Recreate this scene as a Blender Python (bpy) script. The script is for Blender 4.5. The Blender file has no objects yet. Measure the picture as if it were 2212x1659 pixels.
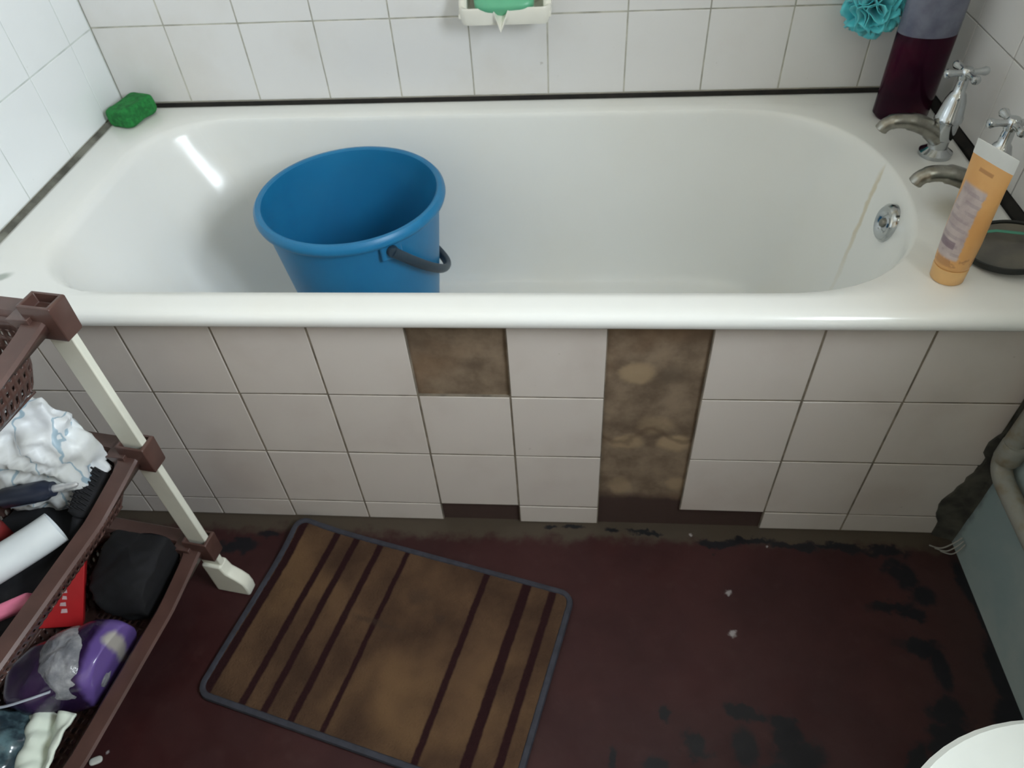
import bpy, bmesh, math, random
from mathutils import Vector, Matrix, noise as mnoise
random.seed(7)
C = bpy.context.scene.collection
S = bpy.context.scene
PI = math.pi

# ------------------------------------------------------------------ helpers
def lin(c):
    c = c / 255.0
    return c / 12.92 if c <= 0.04045 else ((c + 0.055) / 1.055) ** 2.4
def rgb(r, g, b): return (lin(r), lin(g), lin(b), 1.0)

def lerp(a, b, t): return a + (b-a)*t

class MB:
    """collects shapes (world coordinates) and links them as one mesh object"""
    def __init__(s): s.v = []; s.f = []; s.m = []; s.sm = []
    def add(s, verts, faces, mat=0, smooth=True):
        o = len(s.v); s.v += [Vector(p) for p in verts]
        for f in faces:
            s.f.append([i + o for i in f]); s.m.append(mat); s.sm.append(smooth)
    def box(s, lo, hi, mat=0, M=None):
        x0, y0, z0 = lo; x1, y1, z1 = hi
        v = [Vector(p) for p in ((x0,y0,z0),(x1,y0,z0),(x1,y1,z0),(x0,y1,z0),(x0,y0,z1),(x1,y0,z1),(x1,y1,z1),(x0,y1,z1))]
        if M is not None: v = [M @ p for p in v]
        s.add(v, [(0,3,2,1),(4,5,6,7),(0,1,5,4),(1,2,6,5),(2,3,7,6),(3,0,4,7)], mat, False)
    def rings(s, rings, mat=0, close=True, cap0=False, cap1=False, smooth=True):
        n = len(rings[0]); v = [p for r in rings for p in r]; f = []
        for i in range(len(rings) - 1):
            for j in range(n if close else n - 1):
                k = (j + 1) % n
                f.append((i*n+j, i*n+k, (i+1)*n+k, (i+1)*n+j))
        s.add(v, f, mat, smooth)
        if cap0: s.add(rings[0], [tuple(reversed(range(n)))], mat, smooth)
        if cap1: s.add(rings[-1], [tuple(range(n))], mat, smooth)
    def lathe(s, prof, c, seg=48, mat=0, cap0=False, cap1=False, M=None, sx=1, sy=1):
        c = Vector(c); R = []
        for r, z in prof:
            ring = [Vector((r*sx*math.cos(2*PI*k/seg), r*sy*math.sin(2*PI*k/seg), z)) for k in range(seg)]
            if M is not None: ring = [M @ p for p in ring]
            R.append([p + c for p in ring])
        s.rings(R, mat, True, cap0, cap1)
    def tube(s, pts, rad, seg=12, mat=0, caps=True, flat=1.0, up=(0,0,1)):
        pts = [Vector(p) for p in pts]; n = len(pts)
        rad = rad if isinstance(rad, (list, tuple)) else [rad]*n
        R = []; prev = None
        for i, p in enumerate(pts):
            t = (pts[min(i+1,n-1)] - pts[max(i-1,0)]).normalized()
            a = prev if prev is not None else Vector(up)
            a = (a - t*a.dot(t))
            if a.length < 1e-4: a = Vector((1,0,0)) - t*t.x
            a.normalize(); b = t.cross(a); prev = a
            R.append([p + a*rad[i]*flat*math.cos(2*PI*k/seg) + b*rad[i]*math.sin(2*PI*k/seg) for k in range(seg)])
        s.rings(R, mat, True, caps, caps)
    def build(s, name, mats, parent=None, loc=None, sharp=40):
        base = Vector((0,0,0))
        if parent is not None:
            q = parent
            while q is not None: base += q.location; q = q.parent
        off = Vector(loc) if loc is not None else Vector((0,0,0))
        me = bpy.data.meshes.new(name)
        me.from_pydata([tuple(p - base - off) for p in s.v], [], s.f)
        for m in (mats if isinstance(mats, (list, tuple)) else [mats]): me.materials.append(m)
        for p, m, sm in zip(me.polygons, s.m, s.sm): p.material_index = m; p.use_smooth = sm
        bm = bmesh.new(); bm.from_mesh(me)
        bmesh.ops.remove_doubles(bm, verts=bm.verts, dist=1e-6)
        bmesh.ops.recalc_face_normals(bm, faces=bm.faces)
        bm.to_mesh(me); bm.free()
        me.set_sharp_from_angle(angle=math.radians(sharp))
        o = bpy.data.objects.new(name, me); C.objects.link(o); o.location = off
        if parent is not None: o.parent = parent
        return o

def tag(o, label, cat, group=None):
    o['label'] = label; o['category'] = cat
    if group: o['group'] = group
    return o
def struct(o): o['kind'] = 'structure'; return o
def thing(name, label, cat, loc):
    o = bpy.data.objects.new(name, None); C.objects.link(o); o.location = loc; o.empty_display_size = .05
    return tag(o, label, cat)
def bevel(o, w=.003, seg=3):
    m = o.modifiers.new('bevel', 'BEVEL'); m.width = w; m.segments = seg; m.limit_method = 'ANGLE'; m.angle_limit = math.radians(35)
    for p in o.data.polygons: p.use_smooth = True
    return o
def solid(o, t, off=-1):
    m = o.modifiers.new('solid', 'SOLIDIFY'); m.thickness = t; m.offset = off; return o
def subd(o, n=1):
    m = o.modifiers.new('subd', 'SUBSURF'); m.levels = n; m.render_levels = n; return o
def spline(pts, n=8):
    P = [Vector(p) for p in pts]; out = []
    for i in range(len(P)-1):
        p0 = P[max(i-1,0)]; p1 = P[i]; p2 = P[i+1]; p3 = P[min(i+2,len(P)-1)]
        for k in range(n):
            t = k/n
            out.append(.5*((2*p1)+(p2-p0)*t+(2*p0-5*p1+4*p2-p3)*t*t+(3*p1-p0-3*p2+p3)*t**3))
    return out + [P[-1]]

# ------------------------------------------------------------------ node materials
class NT:
    def __init__(s, name):
        s.m = bpy.data.materials.new(name); s.m.use_nodes = True; s.t = s.m.node_tree; s.n = s.t.nodes; s.l = s.t.links
        s.b = s.n['Principled BSDF']; s._co = None
    def new(s, t, **kw):
        x = s.n.new(t)
        for k, v in kw.items(): setattr(x, k, v)
        return x
    def link(s, a, b): s.l.new(a, b)
    def co(s):
        if s._co is None: s._co = s.new('ShaderNodeTexCoord').outputs['Object']
        return s._co
    def setv(s, sock, v):
        if hasattr(v, 'is_output'): s.link(v, sock)
        else: sock.default_value = v
    def math(s, op, a, b=0, clamp=False):
        x = s.new('ShaderNodeMath', operation=op, use_clamp=clamp)
        s.setv(x.inputs[0], a); s.setv(x.inputs[1], b); return x.outputs[0]
    def vec(s, op, a, b=None):
        x = s.new('ShaderNodeVectorMath', operation=op); s.setv(x.inputs[0], a)
        if b is not None: s.setv(x.inputs[1], b)
        return x.outputs['Value'] if op in ('LENGTH', 'DOT_PRODUCT') else x.outputs['Vector']
    def noise(s, scale, detail=4, rough=.55, co=None, out='Fac'):
        x = s.new('ShaderNodeTexNoise'); x.inputs['Scale'].default_value = scale; x.inputs['Detail'].default_value = detail; x.inputs['Roughness'].default_value = rough
        s.link(co if co is not None else s.co(), x.inputs['Vector']); return x.outputs[out]
    def ramp(s, fac, a, b, lo=0., hi=1.):
        x = s.new('ShaderNodeMapRange', clamp=True, interpolation_type='SMOOTHSTEP')
        s.link(fac, x.inputs[0]); x.inputs[1].default_value = a; x.inputs[2].default_value = b; x.inputs[3].default_value = lo; x.inputs[4].default_value = hi
        return x.outputs[0]
    def mix(s, fac, a, b):
        x = s.new('ShaderNodeMix', data_type='RGBA'); s.setv(x.inputs['Factor'], fac); s.setv(x.inputs[6], a); s.setv(x.inputs[7], b); return x.outputs[2]
    def warp(s, scale, amp, co=None):
        n = s.noise(scale, 3, .6, co, 'Color')
        d = s.vec('SUBTRACT', n, (.5,.5,.5))
        sc = s.new('ShaderNodeVectorMath', operation='SCALE'); s.link(d, sc.inputs[0]); sc.inputs['Scale'].default_value = amp
        return s.vec('ADD', co if co is not None else s.co(), sc.outputs['Vector'])
    def ellipse(s, co, c, r, ang=0, soft=.25, axes='xy'):
        d = s.vec('SUBTRACT', co, c)
        if ang:
            x = s.new('ShaderNodeVectorRotate', rotation_type='Z_AXIS' if axes == 'xy' else 'Y_AXIS')
            s.link(d, x.inputs['Vector']); x.inputs['Angle'].default_value = -ang; d = x.outputs[0]
        if axes == 'xy': k = (1/r[0], 1/r[1], 0)
        elif axes == 'xz': k = (1/r[0], 0, 1/r[1])
        else: k = (0, 1/r[0], 1/r[1])
        L = s.vec('LENGTH', s.vec('MULTIPLY', d, k))
        return s.ramp(L, 1+soft, 1-soft)
    def sep(s, co=None):
        x = s.new('ShaderNodeSeparateXYZ'); s.link(co if co is not None else s.co(), x.inputs[0]); return x.outputs
    def bump(s, h, strength=.3, dist=.002):
        x = s.new('ShaderNodeBump'); x.inputs['Strength'].default_value = strength; x.inputs['Distance'].default_value = dist
        s.link(h, x.inputs['Height']); s.link(x.outputs[0], s.b.inputs['Normal'])
    def base(s, col): s.setv(s.b.inputs['Base Color'], col)
    def set(s, **kw):
        names = dict(rough='Roughness', metal='Metallic', trans='Transmission Weight', ior='IOR', alpha='Alpha', coat='Coat Weight', spec='Specular IOR Level', sheen='Sheen Weight', sss='Subsurface Weight')
        for k, v in kw.items(): s.setv(s.b.inputs[names[k]], v)
        return s

def simple(name, col, rough=.5, var=.12, scale=14, **kw):
    t = NT(name); c = rgb(*col)
    dk = tuple(x*(1-var*1.6) for x in c[:3]) + (1,); lt = tuple(min(1, x*(1+var)) for x in c[:3]) + (1,)
    t.base(t.mix(t.ramp(t.noise(scale), .3, .7), dk, lt)); t.set(rough=rough, **kw)
    return t.m

def m_tile(name, col, grime, g_amt=.35, rough=.18):
    t = NT(name)
    n = t.ramp(t.noise(5, 5), .45, .75, 0, g_amt)
    sp = t.ramp(t.noise(55, 2), .74, .8, 0, .35)
    c = t.mix(n, rgb(*col), rgb(*grime)); c = t.mix(sp, c, rgb(150,140,125))
    t.base(c); t.set(rough=rough, spec=.5); t.bump(t.noise(9, 2), .12, .004)
    return t.m
TILE_BACK = m_tile('tile_white_back', (224,223,222), (205,198,188))
TILE_LEFT_LIT = m_tile('tile_white_left_lit', (240,243,244), (230,234,234), .3)  # paler than the back tiles: window brightness on this wall put into the colour
TILE_PANEL = m_tile('tile_offwhite', (204,196,189), (184,172,164), .5, .22)
GROUT = simple('grout', (178,176,164), .9, .2, 30)
GROUT_L = simple('grout_pale', (206,212,208), .9, .08, 30)
GROUT_P = simple('grout_brown', (122,112,98), .95, .25, 30)

def m_enamel():
    t = NT('bath_enamel')
    co = t.co(); w = t.warp(30, .012)
    base = t.mix(t.ramp(t.noise(3, 4), .4, .75, 0, .35), rgb(232,233,230), rgb(224,220,208))
    # rust streak below the overflow side, tap drip stain, dried smears on the rim
    w = t.vec('ADD', w, (-.05,.31,0)); yy = t.sep(w)
    d = t.math('ABSOLUTE', t.math('ADD', t.math('MULTIPLY', t.math('SUBTRACT', yy[0], .622), .846), t.math('MULTIPLY', t.math('SUBTRACT', yy[1], .37), -.532)))
    streak = t.math('MULTIPLY', t.ramp(d, .006, .0015), t.math('MULTIPLY', t.ramp(yy[1], .27, .345), t.ramp(yy[1], .385, .37)))
    streak = t.math('MULTIPLY', t.math('MULTIPLY', streak, t.ramp(yy[0], .565, .615, .35, 1)), .5)
    c = t.mix(streak, base, rgb(190,170,118))
    c = t.mix(t.math('MULTIPLY', t.ellipse(w, (.690,.225,.56), (.028,.035), 0, .8), .55), c, rgb(150,138,96))
    c = t.mix(t.math('MULTIPLY', t.ellipse(w, (-.80,.058,.56), (.016,.008), .6, .5), .75), c, rgb(140,150,140))
    t.base(c); t.set(rough=t.ramp(t.noise(20, 3), .3, .7, .14, .24), spec=.5)
    return t.m
ENAMEL = m_enamel()
CHROME = simple('chrome', (190,194,196), .09, .05, 40, metal=1.0)
CHROME_D = simple('chrome_dull', (150,148,140), .28, .15, 60, metal=1.0)
BLACK = simple('black_joint', (24,21,17), .85, .4, 40)  # near-black tone of the back and right joint strips
CAULK = NT('dirty_sealant')
CAULK.base(CAULK.mix(CAULK.ramp(CAULK.noise(18, 5), .35, .65), rgb(70,69,62), rgb(122,122,112))); CAULK.set(rough=.8); CAULK = CAULK.m

def m_panel_board():
    t = NT('bare_board'); w = t.warp(22, .03); x, y, z = t.sep(t.co())
    n = t.noise(16, 6, .6); n2 = t.noise(5, 3)
    c = t.mix(t.ramp(n, .3, .7), rgb(92,76,60), rgb(132,114,94))
    c = t.mix(t.ramp(n2, .5, .7, 0, .5), c, rgb(112,84,58))
    for cx, cz, rx, rz, a in ((.20,.415,.026,.022,.7),(.255,.41,.022,.018,-.35),(.195,.245,.028,.02,.6),(.275,.245,.026,.019,.75),(.24,.29,.03,.022,.35),(.19,.12,.02,.025,.4),(.29,.13,.018,.02,.6)):
        e = t.math('MULTIPLY', t.ellipse(w, (cx,0,cz), (rx,rz), 0, .35, 'xz'), abs(a))
        c = t.mix(e, c, rgb(160,138,108) if a > 0 else rgb(92,80,66))
    x, y, z = t.sep(t.warp(14, .06))
    ring = t.math('ABSOLUTE', t.math('SUBTRACT', z, t.math('ADD', .262, t.math('MULTIPLY', t.math('SINE', t.math('MULTIPLY', x, 60)), .014))))
    c = t.mix(t.ramp(ring, .010, .001, 0, .45), c, rgb(78,60,44))
    c = t.mix(t.ramp(t.sep(w)[2], .105, .075), c, rgb(60,42,36))
    t.base(c); t.set(rough=.95); t.bump(n, .6, .004); return t.m
BOARD = m_panel_board()

def m_floor():
    t = NT('red_floor_paint'); w = t.warp(34, .060); w2 = t.warp(70, .02)
    base = t.mix(t.ramp(t.noise(4, 6, .6), .35, .7), rgb(46,19,20), rgb(58,28,28))
    base = t.mix(t.ramp(t.noise(30, 4), .55, .8, 0, .4), base, rgb(66,42,39))
    x, y, z = t.sep(w)
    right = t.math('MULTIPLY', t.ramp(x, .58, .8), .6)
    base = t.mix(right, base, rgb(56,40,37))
    dirt = t.ramp(y, -.05, -.02)
    base = t.mix(t.math('MULTIPLY', dirt, .9), base, rgb(72,64,53))
    pat = [(.70,-.09,.024,.03,.3),(.725,-.13,.02,.022,0),(.66,-.15,.045,.013,.1),(.695,-.165,.022,.014,0),(.69,-.225,.035,.014,-.1),(.712,-.26,.014,.04,0),
           (.70,-.335,.032,.026,.2),(.69,-.38,.04,.03,.5),(.803,-.10,.012,.045,.05),(.812,-.17,.009,.06,0),(.803,-.265,.018,.06,0),(.80,-.34,.03,.04,0),
           (.63,-.405,.013,.03,-.6),(.44,-.375,.028,.022,-.4),(.455,-.41,.04,.03,.1),(.385,-.35,.035,.013,-.35),(.375,-.40,.02,.03,0),(.42,-.45,.06,.03,.3),(.30,-.40,.022,.02,0),(.255,-.357,.008,.014,0),(.17,-.425,.006,.016,0),(.235,-.435,.02,.014,0),
           (.385,-.037,.045,.009,0),(.44,-.028,.05,.009,0),(.52,-.037,.05,.008,-.1),(.60,-.035,.05,.008,-.1),(.24,-.018,.03,.006,0),(.18,-.012,.014,.005,0),(.105,-.008,.02,.004,0),(.06,-.01,.012,.003,0),
           (-.555,-.072,.05,.017,.12),(-.50,-.045,.02,.008,0),(.68,-.045,.04,.012,0),(.80,-.43,.05,.05,0)]
    m = None
    for cx, cy, rx, ry, a in pat:
        e = t.ellipse(w if rx > .02 else w2, (cx,cy,0), (rx,ry), a, .3); m = e if m is None else t.math('MAXIMUM', m, e)
    base = t.mix(t.math('MULTIPLY', m, .95), base, rgb(17,18,23))
    sp = None
    for cx, cy, r in ((.385,-.138,.0055),(.381,-.216,.006),(-.64,-.46,.003),(.33,-.02,.003),(.47,-.04,.003)):
        e = t.ellipse(w2, (cx,cy,0), (r,r), 0, .5); sp = e if sp is None else t.math('MAXIMUM', sp, e)
    base = t.mix(t.math('MULTIPLY', sp, .7), base, rgb(170,165,165))
    t.base(base); t.set(rough=t.ramp(t.noise(12, 4), .3, .7, .45, .7), spec=.3); t.bump(t.noise(25, 5), .3, .003); return t.m
FLOOR = m_floor()

def m_wall_low():
    t = NT('grey_green_paint'); x, y, z = t.sep(t.warp(25, .05))
    c = t.mix(t.ramp(t.noise(7, 5), .35, .7), rgb(140,158,158), rgb(164,174,170))
    c = t.mix(t.math('MULTIPLY', t.ramp(y, -.03, .0), .85), c, rgb(48,50,46))
    t.base(c); t.set(rough=.6); t.bump(t.noise(20, 4), .3, .004); return t.m
WALL_LOW = m_wall_low()
CEIL = simple('ceiling_paint', (228,226,220), .85, .06, 3)
DOORW = simple('front_wall_paint', (198,188,172), .8, .06, 3)
CREAM = simple('cream_paint', (228,220,204), .8, .06, 3)

# ------------------------------------------------------------------ camera
cam_d = bpy.data.cameras.new('camera'); cam = bpy.data.objects.new('camera', cam_d); C.objects.link(cam)
w3 = Vector((0.8019, 0.0854, -0.0227))
CAMC = Vector((0.1030, -0.8014, 1.2230))
def rod(w):
    t = w.length; k = w / t; K = Matrix(((0,-k.z,k.y),(k.z,0,-k.x),(-k.y,k.x,0)))
    return Matrix.Identity(3) + K*math.sin(t) + (K@K)*(1-math.cos(t))
Rm = rod(w3) @ Matrix(((1,0,0),(0,0,-1),(0,1,0)))
right, down, fwd = Vector(Rm[0]), Vector(Rm[1]), Vector(Rm[2])
M3 = Matrix((right, -down, -fwd)).transposed()
cam.matrix_world = Matrix.Translation(CAMC) @ M3.to_4x4()
cam_d.sensor_fit = 'HORIZONTAL'; cam_d.sensor_width = 36; cam_d.lens = 1570.72/2212*36; cam_d.clip_start = .02
cam_d.dof.use_dof = True; cam_d.dof.focus_distance = .64; cam_d.dof.aperture_fstop = 14
S.camera = cam

# ------------------------------------------------------------------ room shell
XL, XR, YB, YF, ZC = -.868, .81, .658, -1.55, 2.4
def tiled(mb, org, U, V, N, rects, tmat, depth=.006, jit=.0012, gap=.0012):
    org, U, V, N = map(Vector, (org, U, V, N))
    for (u0, v0, u1, v1) in rects:
        g = gap; ch = .0007
        a = [random.uniform(-jit, jit)*.5 for _ in range(4)]
        lo = [(u0+g,v0+g),(u1-g,v0+g),(u1-g,v1-g),(u0+g,v1-g)]
        hi = [(u0+g+ch,v0+g+ch),(u1-g-ch,v0+g+ch),(u1-g-ch,v1-g-ch),(u0+g+ch,v1-g-ch)]
        v = [org+U*p[0]+V*p[1]-N*depth for p in lo] + [org+U*p[0]+V*p[1]-N*ch+N*a[i] for i, p in enumerate(lo)] + [org+U*p[0]+V*p[1]+N*a[i] for i, p in enumerate(hi)]
        f = [(8,9,10,11)]
        for i in range(4):
            j = (i+1) % 4; f += [(i,j,4+j,4+i),(4+i,4+j,8+j,8+i)]
        mb.add(v, f, tmat, False)
def grid(us, vs, skip=()):
    return [(us[i],vs[j],us[i+1],vs[j+1]) for i in range(len(us)-1) for j in range(len(vs)-1) if (i,j) not in skip]

# floor and ceiling
mb = MB(); mb.box((XL-.1,YF-.1,-.06),(XR+.12,YB+.12,0)); struct(mb.build('floor', FLOOR))
mb = MB(); mb.box((XL-.1,YF-.1,ZC),(XR+.12,YB+.12,ZC+.06)); struct(mb.build('ceiling', CEIL))
# back wall
T = .152
us = [XL-.001] + [-.1084+(k)*T for k in range(-4, 6)] + [.785]
us = [XL-.001] + [u for u in us[1:-1] if XL+.02 < u < .77] + [.784]
vs = [.566] + [.7206 + T*k for k in range(0, 6)]
mb = MB(); mb.box((XL-.1,YB+.004,-.0),(XR+.12,YB+.1,ZC), 2); mb.box((XL,YB+.0007,.566),(.80,YB+.004,vs[-1]), 0)
tiled(mb, (0,YB,0), (1,0,0), (0,0,1), (0,-1,0), grid(us, vs), 1, .004)
struct(mb.build('wall_back', [GROUT, TILE_BACK, CREAM]))
# left wall
ys = [.655,.575,.427,.276,.125,-.026,-.177,-.328,-.479,-.63,-.78,-.93,-1.08,-1.23,-1.38,-1.53][::-1]
vl = [.566] + [.719 + .151*k for k in range(0, 6)]
mb = MB(); mb.box((XL-.1,YF-.1,0),(XL-.004,YB+.1,ZC), 2); mb.box((XL-.004,YF,.566),(XL-.0007,YB,vl[-1]), 0)
tiled(mb, (XL,0,0), (0,1,0), (0,0,1), (1,0,0), grid(ys, vl), 1, .004)
vl2 = [.0,.12,.27,.42,.566]
tiled(mb, (XL,0,0), (0,1,0), (0,0,1), (1,0,0), grid(ys[:-5], vl2), 1, .004); mb.box((XL-.004,YF,.0),(XL-.0015,0,.566), 0)
struct(mb.build('wall_left', [GROUT_L, TILE_LEFT_LIT, CREAM]))
# right wall with the window opening (behind the camera's right shoulder)
WY0, WY1, WZ0, WZ1 = -1.06, -.42, 1.12, 1.76
XT = .785
mb = MB()
mb.box((XR,YF-.1,0),(XR+.12,YB+.1,WZ0), 0); mb.box((XR,YF-.1,WZ1),(XR+.12,YB+.1,ZC), 2)
mb.box((XR,YF-.1,WZ0),(XR+.12,WY0,WZ1), 2); mb.box((XR,WY1,WZ0),(XR+.12,YB+.1,WZ1), 2)
mb.box((XT+.004,-.02,.566),(XR,YB,1.48), 1)
yr = [-.02,.108,.259,.41,.561,.657]
vr = [.566] + [.717 + .151*k for k in range(0, 6)]
tiled(mb, (XT,0,0), (0,1,0), (0,0,1), (-1,0,0), grid(yr, vr), 3, .004)
mb.box((XR-.004,YF,.9),(XR,-.02,WZ0), 2)
struct(mb.build('wall_right', [WALL_LOW, GROUT, CREAM, TILE_BACK]))
mb = MB(); mb.box((XL-.1,YF-.1,0),(XR+.12,YF,ZC)); struct(mb.build('wall_front', DOORW))
# window
FRAME = simple('window_paint', (226,226,220), .5, .05)
mb = MB(); x0, x1 = XR+.03, XR+.075
for lo, hi in (((x0,WY0,WZ0),(x1,WY1,WZ0+.04)),((x0,WY0,WZ1-.04),(x1,WY1,WZ1)),((x0,WY0,WZ0+.04),(x1,WY0+.04,WZ1-.04)),((x0,WY1-.04,WZ0+.04),(x1,WY1,WZ1-.04)),((x0,(WY0+WY1)/2-.02,WZ0+.04),(x1,(WY0+WY1)/2+.02,WZ1-.04))):
    mb.box(lo, hi)
win = struct(mb.build('window_1', FRAME))
g = NT('window_glass'); tr = g.new('ShaderNodeBsdfTransparent'); gl = g.new('ShaderNodeBsdfGlossy'); gl.inputs['Roughness'].default_value = .02
mx = g.new('ShaderNodeMixShader'); mx.inputs[0].default_value = .06; g.link(tr.outputs[0], mx.inputs[1]); g.link(gl.outputs[0], mx.inputs[2]); g.link(mx.outputs[0], g.n['Material Output'].inputs[0])
for k in range(2):
    mb = MB(); a = WY0+.03 if k == 0 else (WY0+WY1)/2+.01; b = (WY0+WY1)/2-.01 if k == 0 else WY1-.03
    mb.box((XR+.05,a,WZ0+.03),(XR+.054,b,WZ1-.03)); mb.build('pane', g.m, win)

# tiled front of the bath
c_ = lambda k: k*T + (.004 if k > 2 else 0)
us = [XL+.005] + [c_(k) for k in range(-5, 6)]; us[-1] = .787
vs = [.001, .0555, .057+T, .057+2*T+.001, .527]
n0 = us.index(c_(-1)); n1 = us.index(c_(1)); n2 = us.index(c_(2))
skip = {(n0,3),(n1,0),(n1,1),(n1,2),(n1,3),(n0,0),(n2,0)}
mb = MB(); mb.box((XL,.006,0),(.80,.03,.53), 0)
mb.add([(p[0], .0035, p[1]) for p in ((us[0],0),(us[-1],0),(us[-1],.527),(us[0],.527))], [], 2)
for r in grid(us, vs, skip): mb.box((r[0],.0011,r[1]),(r[2],.0062,r[3]), 2)
tiled(mb, (0,0,0), (1,0,0), (0,0,1), (0,-1,0), grid(us, vs, skip), 1, .004, .0014, .0017)
struct(mb.build('wall_bath', [BOARD, TILE_PANEL, GROUT_P]))
# ragged mortar in the corner beside the painted wall
MORTAR = simple('mortar', (66,64,56), .95, .4, 25)
mb = MB(); rows = []
for i in range(40):
    z = i/39*.53; n = mnoise.noise(Vector((0,3,z*14)))*.022 + mnoise.noise(Vector((5,0,z*40)))*.008
    bulge = .014*math.exp(-((z-.26)/.03)**2) + .02*math.exp(-((z-.10)/.04)**2)
    xl = .788 - max(0, n)*1.3 - bulge - (.012 if z < .16 else 0)
    rows.append([Vector((xl,.004,z)),Vector((xl+.003,-.003,z)),Vector((.785,-.006+n*.1,z)),Vector((.806,-.012+n*.2,z)),Vector((.812,-.02,z)),Vector((.812,.006,z))])
mb.rings(rows, 0, True, True, True); struct(mb.build('trim_1', MORTAR))
# dark joint strips between bath and tiles
def strip(name, p, q, w, z, mat, amp=.004):
    p, q = Vector(p), Vector(q); d = (q-p); L = d.length; d.normalize(); nrm = Vector((-d.y, d.x, 0)); R = []
    n = int(L/.02)+2
    for i in range(n):
        c = p + d*(L*i/(n-1)); k = w + amp*mnoise.noise(c*25)
        R.append([c+Vector((0,0,z-.012)), c+nrm*k+Vector((0,0,z-.012)), c+nrm*k*.9+Vector((0,0,z-.002)), c+nrm*k*.3+Vector((0,0,z+.004)), c+Vector((0,0,z+.006))])
    mb = MB(); mb.rings(R, 0, True, True, True); return struct(mb.build(name, mat))
strip('trim_2', (XR-.03,.657,0), (XL+.01,.657,0), .007, .559, BLACK, .002)
strip('trim_3', (XL+.001,.655,0), (XL+.001,-.02,0), .016, .559, CAULK, .002)
strip('trim_4', (XT-.001,0,0), (XT-.001,.655,0), .014, .561, BLACK, .012)

# ------------------------------------------------------------------ bathtub
bath = thing('bathtub', 'white enamelled bathtub with a rounded right end set behind the tiled panel', 'bathtub', (-.05,.31,0))
CX, CY = -.06, .303
def inside(x, y, o):
    x0, x1, y0, y1, rl, ar, br, ex = o
    if x < x0 or x > x1 or y < y0 or y > y1: return False
    if x < x0+rl:
        if y < y0+rl: return (x-x0-rl)**2+(y-y0-rl)**2 <= rl*rl
        if y > y1-rl: return (x-x0-rl)**2+(y-y1+rl)**2 <= rl*rl
    if x > x1-ar:
        yc = (y0+y1)/2; b = (y1-y0)/2
        return ((x-x1+ar)/ar)**ex + (abs(y-yc)/b)**ex <= 1
    return True
OUT = (-.862,.771,-.03,.651)
ths = sorted([2*PI*k/200 for k in range(200)] + [math.atan2(b-CY, a-CX) % (2*PI) for a in OUT[:2] for b in OUT[2:]])
def ring(o, z, k=1.0):
    r = []
    for t in ths:
        c, s_ = math.cos(t), math.sin(t); lo, hi = 0, 2
        for _ in range(30):
            m = (lo+hi)/2
            if inside(CX+c*m, CY+s_*m, o): lo = m
            else: hi = m
        r.append(Vector((CX+c*lo*k, CY+s_*lo*k, z)))
    return r
def rect(x0, x1, y0, y1, z):
    r = []
    for t in ths:
        c, s_ = math.cos(t), math.sin(t)
        d = min([((x1 if c > 0 else x0)-CX)/c if abs(c) > 1e-9 else 9, ((y1 if s_ > 0 else y0)-CY)/s_ if abs(s_) > 1e-9 else 9])
        r.append(Vector((CX+c*d, CY+s_*d, z)))
    return r
top = (-.772,.638,.024,.588,.16,.25,0,2.3); bot = (-.53,.50,.085,.525,.21,.20,0,2.2)
def sh(t, z): return ring(tuple(lerp(a, b, t) for a, b in zip(top, bot)), z)
R = [rect(-.86,.769,.0005,.649,.529), rect(-.862,.771,-.016,.651,.530), rect(-.862,.771,-.025,.651,.533), rect(-.862,.771,-.030,.651,.539), rect(-.862,.771,-.031,.651,.548), rect(-.861,.770,-.028,.650,.555), rect(-.858,.767,-.021,.647,.5595), rect(-.85,.76,-.010,.640,.561)]
R.append([a.lerp(b, .6) for a, b in zip(R[-1], sh(-.02, .5605))])
for t, z in ((-.03,.560),(0,.5575),(.03,.550),(.055,.538),(.08,.52),(.2,.462),(.4,.365),(.56,.285),(.68,.235),(.8,.205),(.92,.190),(1.05,.184)):
    R.append(sh(t, z))
for k, z in ((.75,.181),(.4,.179),(.12,.178)): R.append(ring(tuple(lerp(a, b, 1.05) for a, b in zip(top, bot)), z, k))
mb = MB(); mb.rings(R, 0, True, False, True)
mb.build('tub_shell', ENAMEL, bath, sharp=60)
# overflow plate on the sloping right end
ov = Vector((.620,.272,.508)); nrm = Vector((-.99,-.02,.16)).normalized()
q = nrm.to_track_quat('Z', 'Y').to_matrix()
mb = MB(); mb.lathe([(.0,.006),(.010,.0065),(.014,.004),(.021,.009),(.027,.009),(.0315,.004),(.032,-.008)], ov, 40, 0, M=q)
po = mb.build('overflow_plate', CHROME, bath)
mb = MB(); mb.lathe([(.0,.013),(.006,.012),(.008,.008),(.008,.003)], ov, 20, 0, M=q); mb.build('overflow_screw', CHROME_D, po)
mb = MB(); mb.lathe([(.0,.186),(.018,.186),(.03,.188),(.034,.182),(.034,.176)], (.40,.30,0), 32); mb.build('waste_ring', CHROME, bath)

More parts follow.
